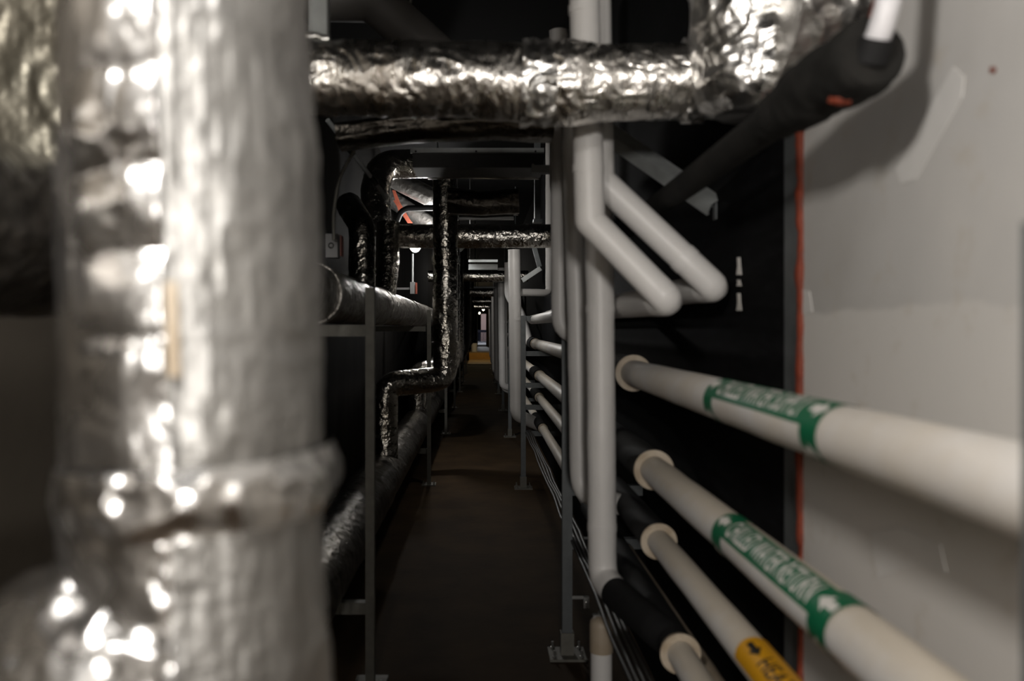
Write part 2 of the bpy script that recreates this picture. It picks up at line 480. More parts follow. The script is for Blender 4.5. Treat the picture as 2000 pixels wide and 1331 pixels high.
for yy, hh, lab in ((520, 34, 'upper of the white paint drips on the black wall'), (553, 12, 'middle of the white paint drips on the black wall'), (590, 34, 'lowest of the white paint drips on the black wall')):
    pts = [(1440, yy - hh / 2), (1446, yy - hh / 2), (1447, yy), (1449, yy + hh / 2), (1439, yy + hh / 2), (1441, yy)]
    wall_patch('paint_drip', [wp(px, py, XR + .006) for px, py in pts], lab, M['white_print'], 'paint drip', x=XR + .006)

# ------------------------------------------------------------------ foil wrapped ducts
def crinkle(amp, along='s', k=1.0, seed=0, lump=0.0, dirvec=None):
    def d(S, TH, W):
        Wm = W * k
        r1 = ridge(Wm * np.array([26, 26, 26]) + 3.1 * noise3(Wm * 9, seed + 5)[:, None], seed)
        # wrinkles that run round the tube: fast along the axis, slow round it
        c, s = np.cos(TH) * 1.6, np.sin(TH) * 1.6
        q = np.stack([c, s, S * 34 * k], 1) + .9 * noise3(np.stack([c * 2, s * 2, S * 9 * k], 1), seed + 1)[:, None]
        r2 = ridge(q, seed + 2)
        m = np.clip(noise3(np.stack([c, s, S * 5 * k], 1), seed + 9) + .35, 0, 1)
        big = noise3(np.stack([c, s, S * 4.0], 1), seed + 4)
        return amp * (.55 * r1 + .9 * r2 * m) + lump * big
    return d

# 1. the tall duct close to the camera
NX, NY, NR = -.327, 1.0, .136
K = .72                                   # duct modelled at 27 cm, built at 20 cm
DX, DY, DZ = -.2355, .72, 1.35
def place(g):
    v, f = g
    return (v - np.array([NX, NY, 1.35])) * K + np.array([DX, DY, DZ]), f
base = (DX, DY, 0)
nd_t = thing('foil_duct', 'large crumpled silver foil duct standing close to the camera at left', 'duct', base)
def wrapang(TH):
    return (TH + math.pi) % (2 * math.pi) - math.pi            # 0 faces the camera side, positive to the right
def near_disp(S, TH, W):
    c, s = np.cos(TH), np.sin(TH); a = wrapang(TH)
    d = .008 * noise3(np.stack([c * 1.2, s * 1.2, S * 5], 1), 21)
    q = np.stack([c * 1.9, s * 1.9, S * 8], 1)
    d += .0026 * ridge(q + .9 * noise3(q * 1.3, 120)[:, None], 122)
    q = np.stack([c * 5, s * 5, S * 30], 1)
    d += .0011 * ridge(q + .8 * noise3(q * 1.6, 23)[:, None], 24)
    # ladder of folds on the camera side, left of the seam
    m = np.clip((a + .62) / .12, 0, 1) * np.clip((.17 - a) / .06, 0, 1) * np.clip((W[:, 2] - 1.27) / .06, 0, 1)
    ph = S * 2 * math.pi / .085 + 2.6 * noise3(np.stack([c, s, S * 4], 1), 28)
    d += m * .0095 * (np.abs(np.sin(ph / 2)) ** .7)
    return d
def sheet_disp(S, TH, W):
    c, s = np.cos(TH), np.sin(TH); a = wrapang(TH)
    d = .008 * noise3(np.stack([c * 1.2, s * 1.2, S * 5], 1), 21) + .003
    q = np.stack([c * 3, s * 3, S * 12], 1)
    d += .0034 * noise3(q, 31) + .0016 * ridge(q * 2.3, 32)
    g = np.maximum(np.cos(S * 2 * math.pi / .030), np.cos(TH * 2 * math.pi / .21)) ** 6
    return d + .0012 * g * np.clip(noise3(np.stack([c, s, S * 3], 1), 33) + .6, 0, 1)
AX = [(NX - .0, NY, -.52), (NX + .0, NY, .9), (NX - .012, NY, 1.45), (NX - .022, NY, 1.9), (NX - .022, NY, 2.6)]
RD = [(0, .149), (1.42, .146), (1.64, .141), (1.92, .139), (2.42, .138), (3.1, .138)]
part('foil_wrap', place(sweep(AX, NR, 300, step=.0055, disp=near_disp, rads=RD)), M['foil_near'], nd_t, fix=False)
part('overlap_sheet', place(sweep(AX, NR, 200, step=.0055, disp=sheet_disp, rads=[(q, r + .004) for q, r in RD], arc=(.15, 2.9), caps=False)), M['foil_scrim'], nd_t, fix=False, label='duller foil sheet lapped over the right side')
part('tape_band', place(sweep([(NX, NY, 1.135), (NX - .004, NY, 1.205)], .152, 240, step=.005, caps=False,
     disp=lambda S, TH, W: .006 * np.sin(np.clip(S / .07, 0, 1) * math.pi) + .006 * noise3(W * 16, 41) + .004 * ridge(W * 34, 42))), M['foil_near'], nd_t, fix=False)
part('seam_tape', place(sweep([(NX - .003, NY, 1.30), (NX - .006, NY, 1.395)], .1535, 8, step=.01, arc=(.12, .20), caps=False)), M['cream'], nd_t, label='cream strip of seam tape')
def branch_disp(S, TH, W):
    return .007 * noise3(W * 9, 51) + .006 * ridge(W * 17, 52) + .003 * ridge(W * 36 + 2 * noise3(W * 12, 54)[:, None], 53)
part('branch', place(sweep([(NX + .02, NY, .93), (NX - .16, NY - .02, .905), (NX - .30, NY - .05, .88), (-1.20, NY - .10, .83)], .13, 200, fillet=.05, step=.005, disp=branch_disp,
     rads=[(0, .19), (.12, .185), (.22, .15), (.34, .135), (.9, .13)])), M['foil_near'], nd_t, fix=False)

# 2. the upper left trunk along the wall
tr = thing('foil_trunk_pipe', 'long shade-dimmed foil wrapped trunk pipe lying on the upper left brackets', 'pipe', (-.61, .2, 1.36))
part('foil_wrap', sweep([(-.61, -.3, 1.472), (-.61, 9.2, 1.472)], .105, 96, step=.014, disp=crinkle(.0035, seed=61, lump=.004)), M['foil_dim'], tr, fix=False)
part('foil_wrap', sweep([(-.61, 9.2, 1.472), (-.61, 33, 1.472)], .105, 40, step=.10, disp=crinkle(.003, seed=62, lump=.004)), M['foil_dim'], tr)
for y in (3.05, 4.9, 6.9, 8.6):
    part('tape_band', sweep([(-.61, y, 1.472), (-.61, y + .07, 1.472)], .112, 60, step=.012, disp=crinkle(.002, seed=int(y * 10))), M['foil_dim'], tr)

# 3. the lower left trunk
tr2 = thing('foil_trunk_pipe', 'thick dull foil trunk pipe running low along the left rack', 'pipe', (-.60, .4, .32))
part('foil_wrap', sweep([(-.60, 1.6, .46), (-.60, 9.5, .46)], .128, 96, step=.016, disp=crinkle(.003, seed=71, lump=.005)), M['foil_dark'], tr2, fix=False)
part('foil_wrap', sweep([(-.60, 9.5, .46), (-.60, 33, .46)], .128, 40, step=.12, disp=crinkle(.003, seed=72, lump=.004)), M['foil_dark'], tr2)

# 4. foil box at the upper left edge
fb = thing('foil_wrapped_box', 'flat sided foil wrapped box duct at the upper left edge', 'duct', (-.74, 1.5, 1.58))
def foil_box(lo, hi, n, amp, seed):
    bm = bmesh.new()
    bmesh.ops.create_cube(bm, size=1)
    bmesh.ops.subdivide_edges(bm, edges=bm.edges[:], cuts=n, use_grid_fill=True)
    V = np.array([v.co[:] for v in bm.verts])
    lo = np.array(lo); hi = np.array(hi); W = (V + .5) * (hi - lo) + lo
    nrm = V / np.maximum(np.abs(V).max(1), 1e-9)[:, None]
    rnd = np.linalg.norm(V, axis=1)[:, None]
    W -= V * np.clip((rnd - .68) * .16, 0, 1)
    dis = amp * (1.2 * noise3(W * 10, seed) + ridge(W * 22 + 2 * noise3(W * 8, seed + 1)[:, None], seed + 2) + .5 * ridge(W * 60, seed + 3))
    W = W + nrm * dis[:, None]
    faces = [[v.index for v in f.verts] for f in bm.faces]
    bm.free(); return W, faces
part('foil_wrap', foil_box((-.90, 1.32, 1.60), (-.585, 2.3, 2.25), 70, .0030, 81), M['foil_panel'], fb, fix=False)

# 5. cross duct over the walkway and the drum it joins
cd = thing('foil_cross_duct', 'shiny foil duct crossing overhead nearest the camera', 'duct', (0.05, 1.93, 1.83))
def cross_disp(S, TH, W):
    d = crinkle(.0034, seed=91, lump=.0035, k=1.0)(S, TH, W)
    for x0, wd, a in ((.245, .05, .010), (-.40, .03, .006)):
        d += a * np.exp(-((W[:, 0] - x0 + .05) / wd) ** 2)
    return d
part('foil_wrap', sweep([(-.62, 1.93, 1.915), (-.36, 1.93, 1.915), (.0, 1.93, 1.908), (.15, 1.93, 1.900), (.5, 1.93, 1.906), (.62, 1.93, 1.91)], .083, 200, step=.004, fillet=.3, disp=cross_disp), M['foil_cross'], cd, fix=False)
part('tape_band', sweep([(.09, 1.93, 1.902), (.165, 1.93, 1.900)], .0905, 160, step=.004, disp=lambda S, TH, W: .006 * ridge(W * 24 + 2 * noise3(W * 14, 95)[:, None], 96) + .003 * noise3(W * 60, 97)), M['foil_tape'], cd, fix=False)
part('tape_band', sweep([(.455, 1.93, 1.906), (.50, 1.93, 1.907)], .0885, 160, step=.004, disp=lambda S, TH, W: .006 * ridge(W * 26 + 2 * noise3(W * 14, 98)[:, None], 99)), M['foil_tape'], cd, fix=False)

bd = thing('foil_drum_duct', 'big crumpled foil drum duct at the top right beside the wall', 'duct', (.60, 1.80, 1.80))
def drum_disp(S, TH, W):
    return .008 * noise3(W * 8, 101) + .006 * ridge(W * 16 + 1.5 * noise3(W * 7, 102)[:, None], 103) + .003 * ridge(W * 40 + 2 * noise3(W * 16, 104)[:, None], 105)
part('foil_wrap', sweep([(.585, 1.80, 1.80), (.585, 1.80, 2.6)], .135, 220, step=.005, disp=drum_disp, rads=[(0, .085), (.02, .12), (.05, .135), (.2, .138), (.8, .138)]), M['foil_tape'], bd, fix=False)
part('branch', sweep([(.57, 1.66, 2.0), (.80, 1.66, 2.0), (1.1, 1.66, 2.0)], .165, 200, step=.006, disp=drum_disp), M['foil_branch'], bd, fix=False)

# 6. further ducts
def foil_pipe(label, path, r, base=None, seg=72, step=.009, fillet=.09, amp=.0020, seed=0, mat='foil', group=None, bands=(), lump=.003, name='foil_pipe', squash=None, rods=()):
    base = base if base is not None else tuple(path[0])
    t = thing(name, label, 'pipe', base, group)
    part('foil_wrap', sweep(path, r, seg, fillet=fillet, step=step, disp=crinkle(amp, seed=seed, lump=lump), squash=squash), M[mat], t, fix=False)
    for hx in rods:
        part('hanger_rod', sweep([(hx, path[0][1], path[0][2] + r * .9), (hx, path[0][1], ZC)], .006, 8), M['strut'], t)
    for p0, p1 in bands:
        part('tape_band', sweep([p0, p1], r * 1.07, seg, step=step, disp=crinkle(amp, seed=seed + 7)), M[mat], t, fix=False)
    return t

foil_pipe('shiny foil pipe rising from the low left trunk with two elbows to the ceiling',
          [(-.585, 5.2, .54), (-.585, 5.2, 1.0), (-.225, 5.35, 1.03), (-.225, 5.35, 2.36)], .077, seed=110, base=(-.585, 5.2, .56),
          bands=[((-.225, 5.35, 1.20), (-.225, 5.35, 1.26)), ((-.225, 5.35, 1.75), (-.225, 5.35, 1.80))])
foil_pipe('dim foil pipe crossing overhead just behind the tall foil riser', [(-.62, 5.65, 1.955), (.62, 5.65, 1.955)], .078, seed=120, base=(0, 5.65, 1.88), name='foil_cross_pipe')
foil_pipe('bent foil drop joining the upper left trunk behind the first bracket post', [(-.70, 4.5, 2.0), (-.60, 4.3, 1.86), (-.595, 4.25, 1.55)], .066, seed=130, base=(-.595, 4.25, 1.57), fillet=.12, name='foil_drop')
foil_pipe('narrow foil drop joining the upper left trunk farther back', [(-.60, 5.5, 2.02), (-.60, 5.45, 1.75), (-.615, 5.4, 1.56)], .075, seed=140, base=(-.615, 5.4, 1.57), name='foil_drop')
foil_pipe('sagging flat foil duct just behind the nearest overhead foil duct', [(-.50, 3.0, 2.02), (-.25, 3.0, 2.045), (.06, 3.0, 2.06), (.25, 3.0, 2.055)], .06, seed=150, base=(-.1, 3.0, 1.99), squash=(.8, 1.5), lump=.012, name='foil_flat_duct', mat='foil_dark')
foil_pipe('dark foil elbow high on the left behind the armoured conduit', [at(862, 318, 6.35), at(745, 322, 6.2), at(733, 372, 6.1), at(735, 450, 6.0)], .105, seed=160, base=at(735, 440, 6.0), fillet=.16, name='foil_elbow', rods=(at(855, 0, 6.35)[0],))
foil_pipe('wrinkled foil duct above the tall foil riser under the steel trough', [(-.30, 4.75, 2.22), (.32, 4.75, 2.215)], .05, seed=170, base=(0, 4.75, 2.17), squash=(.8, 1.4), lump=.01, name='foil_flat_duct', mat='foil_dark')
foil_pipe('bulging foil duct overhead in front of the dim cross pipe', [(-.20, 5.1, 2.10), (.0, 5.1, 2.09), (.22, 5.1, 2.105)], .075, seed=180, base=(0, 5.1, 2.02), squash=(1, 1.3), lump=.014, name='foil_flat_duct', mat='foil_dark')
foil_pipe('brightly lit foil duct slanting down high on the left above the wall lamp', [at(700, 345, 8.9), at(775, 396, 8.75), at(842, 442, 8.6), at(905, 478, 8.5)], .085, seed=190, base=at(800, 430, 8.7), fillet=.1, name='foil_duct', mat='foil_branch')
foil_pipe('upper lit foil duct slanting behind the dark foil elbow', [at(715, 322, 8.5), at(775, 352, 8.4), at(842, 386, 8.3), at(915, 400, 8.2)], .095, seed=195, base=at(800, 390, 8.4), fillet=.1, name='foil_duct', mat='foil_branch')

ordn = ['first', 'second', 'third', 'fourth', 'fifth', 'sixth', 'seventh', 'eighth', 'ninth', 'tenth']
# repeating cross pipes and risers down the corridor
far_y = [10.0, 14.6, 19.5, 25.0]
for i, y in enumerate(far_y):
    foil_pipe(f'{ordn[i]} foil cross pipe beyond the tall foil riser, far down the passage', [(-.62, y, 1.95), (.55, y, 1.95)], .066 + .006 * (i % 2), seed=200 + i, base=(0, y, 1.88), seg=40, step=.022, amp=.003, name='foil_cross_pipe', group='far overhead foil pipes', rods=(-.4, .4))
for i, y in enumerate([8.0, 9.6, 11.8, 14.2, 17.5, 21.5, 26.5]):
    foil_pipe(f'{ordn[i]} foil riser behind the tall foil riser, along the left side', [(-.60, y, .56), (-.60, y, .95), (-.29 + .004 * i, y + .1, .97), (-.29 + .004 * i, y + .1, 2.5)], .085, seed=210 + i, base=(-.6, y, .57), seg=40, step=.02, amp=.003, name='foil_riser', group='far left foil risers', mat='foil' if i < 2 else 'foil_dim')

# ------------------------------------------------------------------ white pipes on the right rack
PX = .50
def ring_collar(y, z, r, x=PX, w=.022, out=.017):
    return lathe([(r * .9, 0), (r + out, 0), (r + out, w * .3), (r + out - .004, w), (r + out - .010, w), (r + out - .012, w * .6), (r * .9, w * .6)], (x, y, z), (0, 1, 0), 40)
def run_pipe(label, z, r, y_col, mats, segs):
    t = thing('insulated_pipe', label, 'pipe', (PX, .5, z - r))
    # the jacketed length nearest the camera
    part('jacket', sweep([(PX, -4.6, z), (PX, y_col + .03, z)], r, 64, step=.06, disp=lambda S, TH, W: .0010 * noise3(W * 7, int(z * 100))), M[mats], t)
    part('collar', ring_collar(y_col, z, r), M['cream'], t, label='cream end collar')
    prev = y_col + .022
    for (a, b) in segs:         # black lagging, then white jacket from a to b
        part('black_lagging', sweep([(PX, prev, z), (PX, a, z)], r + .012, 40), M['rubber'], t)
        part('jacket', sweep([(PX, a - .02, z), (PX, b, z)], r, 40, step=.2), M[mats], t)
        for yy in (b - .05, b - .10):
            part('collar', lathe([(r * .9, 0), (r + .005, .002), (r + .006, .015), (r + .005, .028), (r * .9, .03)], (PX, yy, z), (0, 1, 0), 32), M['cream'], t)
        prev = b
    return t
far = [(10.9 + 3.5 * k, 13.9 + 3.5 * k) for k in range(0, 5)]
p1 = run_pipe('upper thick white pipe with a green chilled water supply label', 1.20, .043, 2.80, 'pvc_old', [(4.1, 7.9), (8.4, 10.6)] + far)
p2 = run_pipe('white pipe with a green chilled water return label below the supply pipe', .937, .041, 2.47, 'pvc_dusty', [(4.1, 7.35), (8.0, 10.4)] + far)
p3 = run_pipe('thinner white pipe with a yellow label, third from the top on the right', .747, .034, 2.40, 'pvc_dusty', [(4.1, 7.40), (8.0, 10.4)] + far)
p4 = run_pipe('lowest thin white pipe at the bottom right with a black lagged bend', .530, .034, 2.14, 'pvc_dusty', [(3.9, 6.95), (7.8, 10.4)] + far)

# printed labels
def cyl_patch(z, r, y0, y1, a0, a1, eps=.0012, x=PX, na=24, ny=2):
    A = np.linspace(a0, a1, na); Y = np.linspace(y0, y1, ny); V = []
    for y in Y:
        for a in A: V.append((x - math.cos(a) * (r + eps), y, z + math.sin(a) * (r + eps)))
    f = [(i * na + j, i * na + j + 1, (i + 1) * na + j + 1, (i + 1) * na + j) for i in range(ny - 1) for j in range(na - 1)]
    return np.array(V), f
def wrap_poly(bm_polys, z, r, yo, ao, eps, x=PX):
    """2D polys (u along pipe towards the camera, v up in metres of arc) wrapped on the pipe."""
    V, Fc = bm_polys
    out = []
    for u, v in V:
        a = ao + v / r
        out.append((x - math.cos(a) * (r + eps), yo - u, z + math.sin(a) * (r + eps)))
    return np.array(out), Fc
def cut_rows(bm, lo, hi, n):
    for k in range(1, n):
        bmesh.ops.bisect_plane(bm, geom=bm.verts[:] + bm.edges[:] + bm.faces[:], plane_co=(0, lo + (hi - lo) * k / n, 0), plane_no=(0, 1, 0))
def text_geo(body, length, height):
    cu = bpy.data.curves.new('t', 'FONT'); cu.body = body; cu.size = 1; cu.resolution_u = 3; cu.space_character = 1.05; cu.offset = .012
    ob = bpy.data.objects.new('t', cu); COL.objects.link(ob)
    dg = bpy.context.evaluated_depsgraph_get()
    me = bpy.data.meshes.new_from_object(ob.evaluated_get(dg))
    bpy.data.objects.remove(ob); bpy.data.curves.remove(cu)
    bm = bmesh.new(); bm.from_mesh(me); bpy.data.meshes.remove(me)
    xs = [v.co.x for v in bm.verts]; ys = [v.co.y for v in bm.verts]
    x0, x1, y0, y1 = min(xs), max(xs), min(ys), max(ys)
    for v in bm.verts:
        v.co.x = (v.co.x - x0) / (x1 - x0) * length; v.co.y = ((v.co.y - y0) / (y1 - y0) - .5) * height; v.co.z = 0
    cut_rows(bm, -height / 2, height / 2, 9)
    g = ([(v.co.x, v.co.y) for v in bm.verts], [[v.index for v in f.verts] for f in bm.faces])
    bm.verts.index_update()
    g = ([(v.co.x, v.co.y) for v in bm.verts], [[v.index for v in f.verts] for f in bm.faces])
    bm.free(); return g
def arrow_geo(L, W, sgn):
    """arrow along u; sgn +1 points towards the camera."""
    bm = bmesh.new()
    pts = [(-L/2, -W*.22), (0, -W*.22), (0, -W*.5), (L/2, 0), (0, W*.5), (0, W*.22), (-L/2, W*.22)]
    if sgn < 0: pts = [(-u, v) for u, v in pts][::-1]
    bm.faces.new([bm.verts.new((u, v, 0)) for u, v in pts])
    cut_rows(bm, -W / 2, W / 2, 8)
    bm.verts.index_update()
    g = ([(v.co.x, v.co.y) for v in bm.verts], [[v.index for v in f.verts] for f in bm.faces])
    bm.free(); return g
R_ = math.radians
def green_label(t, z, r, y0, y1, words, sgn):
    L = y0 - y1; bw = .062; ac = R_(55); ah = R_(40)
    strip = part('label_strip', cyl_patch(z, r, y1 + bw, y0 - bw, ac - ah, ac + ah), M['green'], t, label='green printed strip')
    H = 2 * ah * r
    part('lettering', wrap_poly(text_geo(words, L - 2 * bw - .03, H * .74), z, r, y0 - bw - .015, ac, .0020), M['white_print'], strip, label='white lettering')
    for yc in (y0 - bw / 2, y1 + bw / 2):
        band = part('label_band', cyl_patch(z, r, yc - bw / 2, yc + bw / 2, ac - R_(180), ac + R_(179), na=64), M['green'], t, label='green band with white arrows')
        for da in (0, -R_(92), R_(92), R_(180)):
            part('arrow', wrap_poly(arrow_geo(bw * .86, H * .55, sgn), z, r, yc, ac + da, .0020), M['white_print'], band)
green_label(p1, 1.20, .043, 1.755, 1.165, 'CHILLED WATER SUPPLY', 1)
green_label(p2, .937, .041, 1.70, 1.14, 'CHILLED WATER RETURN', -1)
def yellow_label(t, z, r, y0, y1):
    ac = R_(64)
    strip = part('label_strip', cyl_patch(z, r, y1, y0, ac - R_(70), ac + R_(70), na=48), M['yellow'], t, label='yellow printed strip')
    H = R_(72) * r
    part('arrow', wrap_poly(arrow_geo(.06, H * .6, 1), z, r, y0 - .05, ac, .002), M['black_print'], strip)
    part('lettering', wrap_poly(text_geo('HEATING WATER', .40, H * .72), z, r, y0 - .10, ac, .002), M['black_print'], strip, label='black lettering')
yellow_label(p3, .747, .034, 1.565, .98)

# vertical white pipes
def white_pipe(label, path, r, base, fillet=.05, mat='pvc', name='white_pipe', seams=(), group=None, fn=8, seg=48, lag=None):
    t = thing(name, label, 'pipe', base, group)
    sd = int(abs(path[0][0]) * 991 + path[0][1] * 37)
    part('jacket', sweep(path, r, seg, fillet=fillet, step=.02, fn=fn, disp=lambda S, TH, W: .0012 * noise3(W * 9, sd) + .0006 * ridge(W * 30, sd + 1)), M[mat], t, fix=False)
    for p, d in seams:
        p = np.array(p); d = np.array(d, float); d /= np.linalg.norm(d)
        part('seam_band', lathe([(r * .9, -.012), (r + .0016, -.012), (r + .0022, 0), (r + .0016, .012), (r * .9, .012)], p, d, 40), M[mat], t)
    if lag:
        part('black_lagging', sweep(lag[0], lag[1], 48, fillet=.06), M['rubber'], t)
    return t

# C: mitred pipe nearest, bends down to the right and onto the rack top
def mitre(points, r, seg=48):
    """tube with sharp mitred joints (short fillets)."""
    return sweep(points, r, seg, fillet=r * .35, fn=3, step=None)
YC_ = 2.14
c_path = [at(1138, -150, YC_), at(1152, 432, YC_), at(1296, 578, YC_ - .02), at(1296, 578, YC_ - .02) + np.array([-.01, .10, .0]), at(1245, 574, 2.55)]
t = thing('white_pipe', 'white pipe crossing behind the overhead foil duct and bending down right at a mitred joint', 'pipe', at(1152, 432, YC_))
part('jacket', mitre(c_path[:2] + [c_path[1] + (c_path[2] - c_path[1]) * .02, c_path[2]], .038), M['pvc'], t)
part('elbow', mitre([c_path[2] + (c_path[1] - c_path[2]) * .12, c_path[2] + np.array([.012, .0, -.012]), c_path[2] + np.array([.0, .06, -.012]), c_path[2] + np.array([-.0, .16, -.01]), (c_path[2][0], 7.6, c_path[2][2] - .01)], .0385), M['pvc'], t)
for pp in (at(1141, 20, YC_), at(1149, 330, YC_)):
    part('seam_band', lathe([(.034, -.01), (.0395, -.01), (.0398, .01), (.034, .01)], pp, (.02, 0, 1), 40), M['pvc'], t)
# E: second diagonal
YE = 2.26
e0, e1, e2 = at(1164, -60, YE), at(1172, 352, YE), at(1385, 552, YE - .02)
t = thing('white_pipe', 'second white diagonal pipe running down right behind the mitred pipe', 'pipe', e1)
part('jacket', mitre([e0, e1, e2], .038), M['pvc'], t)
part('elbow', mitre([e2 + (e1 - e2) * .18, e2 + np.array([.014, 0, -.013]), e2 + np.array([.004, .055, -.014]), e2 + np.array([0, .16, -.012]), (e2[0] - .02, 7.4, e2[2] - .012)], .0388), M['pvc'], t)
part('seam_band', lathe([(.034, -.02), (.0402, -.02), (.0402, .004), (.034, .02)], e2 + (e1 - e2) * .24, e1 - e2, 40), M['pvc'], t)
# D: tall front pipe with black lagged bend to the lowest pipe
YD = 2.62
d_top, d_bot = at(1168, 340, YD), at(1177, 1128, YD)
d_end = np.array([PX, 2.17, .530])
t = white_pipe('tallest white standpipe in front of the rack, bending into black lagging at the foot',
    [d_top, at(1172, 600, YD), d_bot, d_bot + (d_end - d_bot) * .22 + np.array([0, 0, -.01])], .0435, d_bot, fillet=.055,
    seams=[(at(1172, 604, YD), (0, 0, 1)), (at(1176, 1030, YD), (0, 0, 1))],
    lag=([d_bot + (d_end - d_bot) * .20 + np.array([0, 0, -.01]), d_bot + (d_end - d_bot) * .75, d_end + np.array([0, .05, 0]), d_end + np.array([0, -.005, 0])], .046))
# B
YB = 3.02
b_bot = at(1134, 965, YB)
white_pipe('white standpipe left of the tallest one, bending to the right at knee height',
    [at(1112, 90, YB), at(1127, 600, YB), b_bot, np.array([PX, YB - .15, .747])], .036, b_bot, fillet=.07, seams=[(at(1133, 893, YB), (0, 0, 1))])
# A
YA = 3.32
a_bot = at(1094, 640, YA)
white_pipe('short white standpipe hanging beside the first rack post, curving right at its end',
    [at(1092, 60, YA), at(1092, 300, YA), a_bot, np.array([PX, YA + .03, 1.24])], .034, a_bot, fillet=.075)
white_pipe('thin white riser leftmost of the cluster behind the overhead foil duct',
    [at(1080, 60, 3.5), at(1081, 360, 3.5), at(1098, 470, 3.5), at(1098, 585, 3.5), np.array([.48, 3.52, 1.42])], .016, at(1081, 400, 3.5), fillet=.05)
# pipe behind the lagged bend
white_pipe('tan pipe low behind the black lagged bend', [(.585, 1.75, .44), (.585, 3.45, .44)], .034, (.585, 1.8, .41), mat='pvc_tan')
# capped stub at the bottom
t = thing('capped_stub', 'white capped pipe stub standing at the bottom right under the cables', 'pipe', (.415, 2.95, 0))
part('jacket', sweep([(.415, 2.95, 0), (.415, 2.95, .31)], .037, 40), M['pvc'], t)
part('cap', lathe([(.0405, -.10), (.0405, -.01), (.038, .006), (.028, .016), (.012, .022), (.002, .023)], (.415, 2.95, .33), (0, 0, 1), 40), M['pvc_tan'], t)

# white standpipes farther down
def stand_pipe(label, y, x, r, ztop, zbot, group=None):
    return white_pipe(label, [(x - .012, y, ztop), (x + .006, y, zbot), (PX, y + .12, zbot - .10)], r, (x, y, zbot - .1), fillet=.07, group=group, seg=32,
        seams=[((x, y, 1.42), (0, 0, 1))])
stand_pipe('wide white standpipe at the second rack post', 7.35, .295, .054, 2.02, .60)
for i, (y, x, r, zt, zb) in enumerate([(10.75, .262, .045, 2.1, .62), (11.3, .30, .05, 1.9, .55), (14.2, .255, .045, 2.1, .5), (17.6, .26, .045, 2.1, .45), (21.0, .26, .045, 2.0, .5), (25.0, .27, .045, 2.0, .5)]):
    stand_pipe(f'{ordn[i]} white standpipe beyond the wide one, farther down the right rack', y, x, r, zt, zb, 'far white standpipes')
white_pipe('white elbow pipe above the second bay of the rack', [(.60, 7.55, 2.99), (.60, 7.55, 1.656), (.33, 7.42, 1.656)], .032, (.60, 7.55, 1.62), fillet=.05)
white_pipe('dim curved white pipe behind the wide standpipe', [(.30, 9.2, 2.05), (.30, 9.2, 1.70), (.42, 9.2, 1.5), (.50, 9.2, 1.24)], .05, (.42, 9.2, 1.3), fillet=.15, seg=32)
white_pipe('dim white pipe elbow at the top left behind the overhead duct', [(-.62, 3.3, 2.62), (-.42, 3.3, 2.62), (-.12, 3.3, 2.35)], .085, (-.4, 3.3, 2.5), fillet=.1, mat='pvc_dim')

# ------------------------------------------------------------------ pipe racks
def right_rack(y, label, first=False):
    t = thing('pipe_rack', label, 'rack', (.35, y, 0), 'right pipe racks')
    part('post', strut((.352, y, .012), (.352, y, 1.45)), M['strut'], t, False)
    for z in (1.152, .885, .700, .480, 1.448):
        part('cross_bar', strut((.375, y + .02, z - .022), (.664, y + .02, z - .022), open_dir=(0, 1, 0)), M['strut'], t, False)
    bp = part('base_plate', box((.352 - .075, y - .05, 0), (.352 + .075, y + .09, .01)), M['strut_warm'], t, False)
    part('foot_bracket', join(box((.352 - .027, y - .006, .01), (.352 + .027, y - .001, .10)), box((.352 - .027, y - .006, .01), (.352 - .022, y + .04, .10)), box((.352 + .022, y - .006, .01), (.352 + .027, y + .04, .10))), M['strut_warm'], t, False)
    for sx in (-1, 1):
        for dy in (-.03, .07):
            part('anchor_bolt', lathe([(.008, 0), (.008, .008), (.005, .009), (.005, .03)], (.352 + sx * .055, y + dy, .01), (0, 0, 1), 8), M['zinc'], bp, False)
    return t
r0 = right_rack(3.49, 'first grey steel pipe rack frame behind the tallest standpipe')
for i, y in enumerate([7.14, 10.5, 13.8, 17.3, 20.8, 24.3, 27.8]):
    c = copy_tree(r0); c.location = (.35, y, 0)
    c['label'] = f'{ordn[i + 1]} grey steel pipe rack frame counted from the camera on the right'
# post at the right edge of the view
t = thing('strut_post', 'dark steel post very close to the camera at the right picture edge', 'post', (.36, .56, 0))
part('post', strut((.401, .56, 0), (.401, .56, 1.424)), M['strut'], t, False)
part('foot_bracket', box((.401 - .06, .53, 0), (.401 + .06, .63, .01)), M['strut_warm'], t, False)

def left_rack(y, label):
    t = thing('bracket_frame', label, 'rack', (-.45, y, 0), 'left bracket frames')
    part('post', strut((-.448, y, .01), (-.448, y, 1.50), w=.033), M['strut_warm'], t, False)
    for z in (1.36, .31):
        part('cross_bar', strut((-.92, y + .02, z - .022), (-.466, y + .02, z - .022), w=.044), M['strut_warm'], t, False)
    bp = part('base_plate', box((-.448 - .06, y - .05, 0), (-.448 + .06, y + .09, .01)), M['strut_warm'], t, False)
    for sx in (-1, 1):
        part('anchor_bolt', lathe([(.008, 0), (.008, .008), (.005, .009), (.005, .03)], (-.448 + sx * .045, y - .03, .01), (0, 0, 1), 8), M['zinc'], bp, False)
    return t
l0 = left_rack(3.38, 'first grey steel bracket frame on the left beside the near foil duct')
for i, y in enumerate([7.3, 10.8, 14.3, 17.8, 21.3, 24.8]):
    c = copy_tree(l0); c.location = (-.45, y, 0)
    c['label'] = f'{ordn[i + 1]} grey steel bracket frame counted from the camera on the left'

l0.location = (-.42, 3.2, 0)

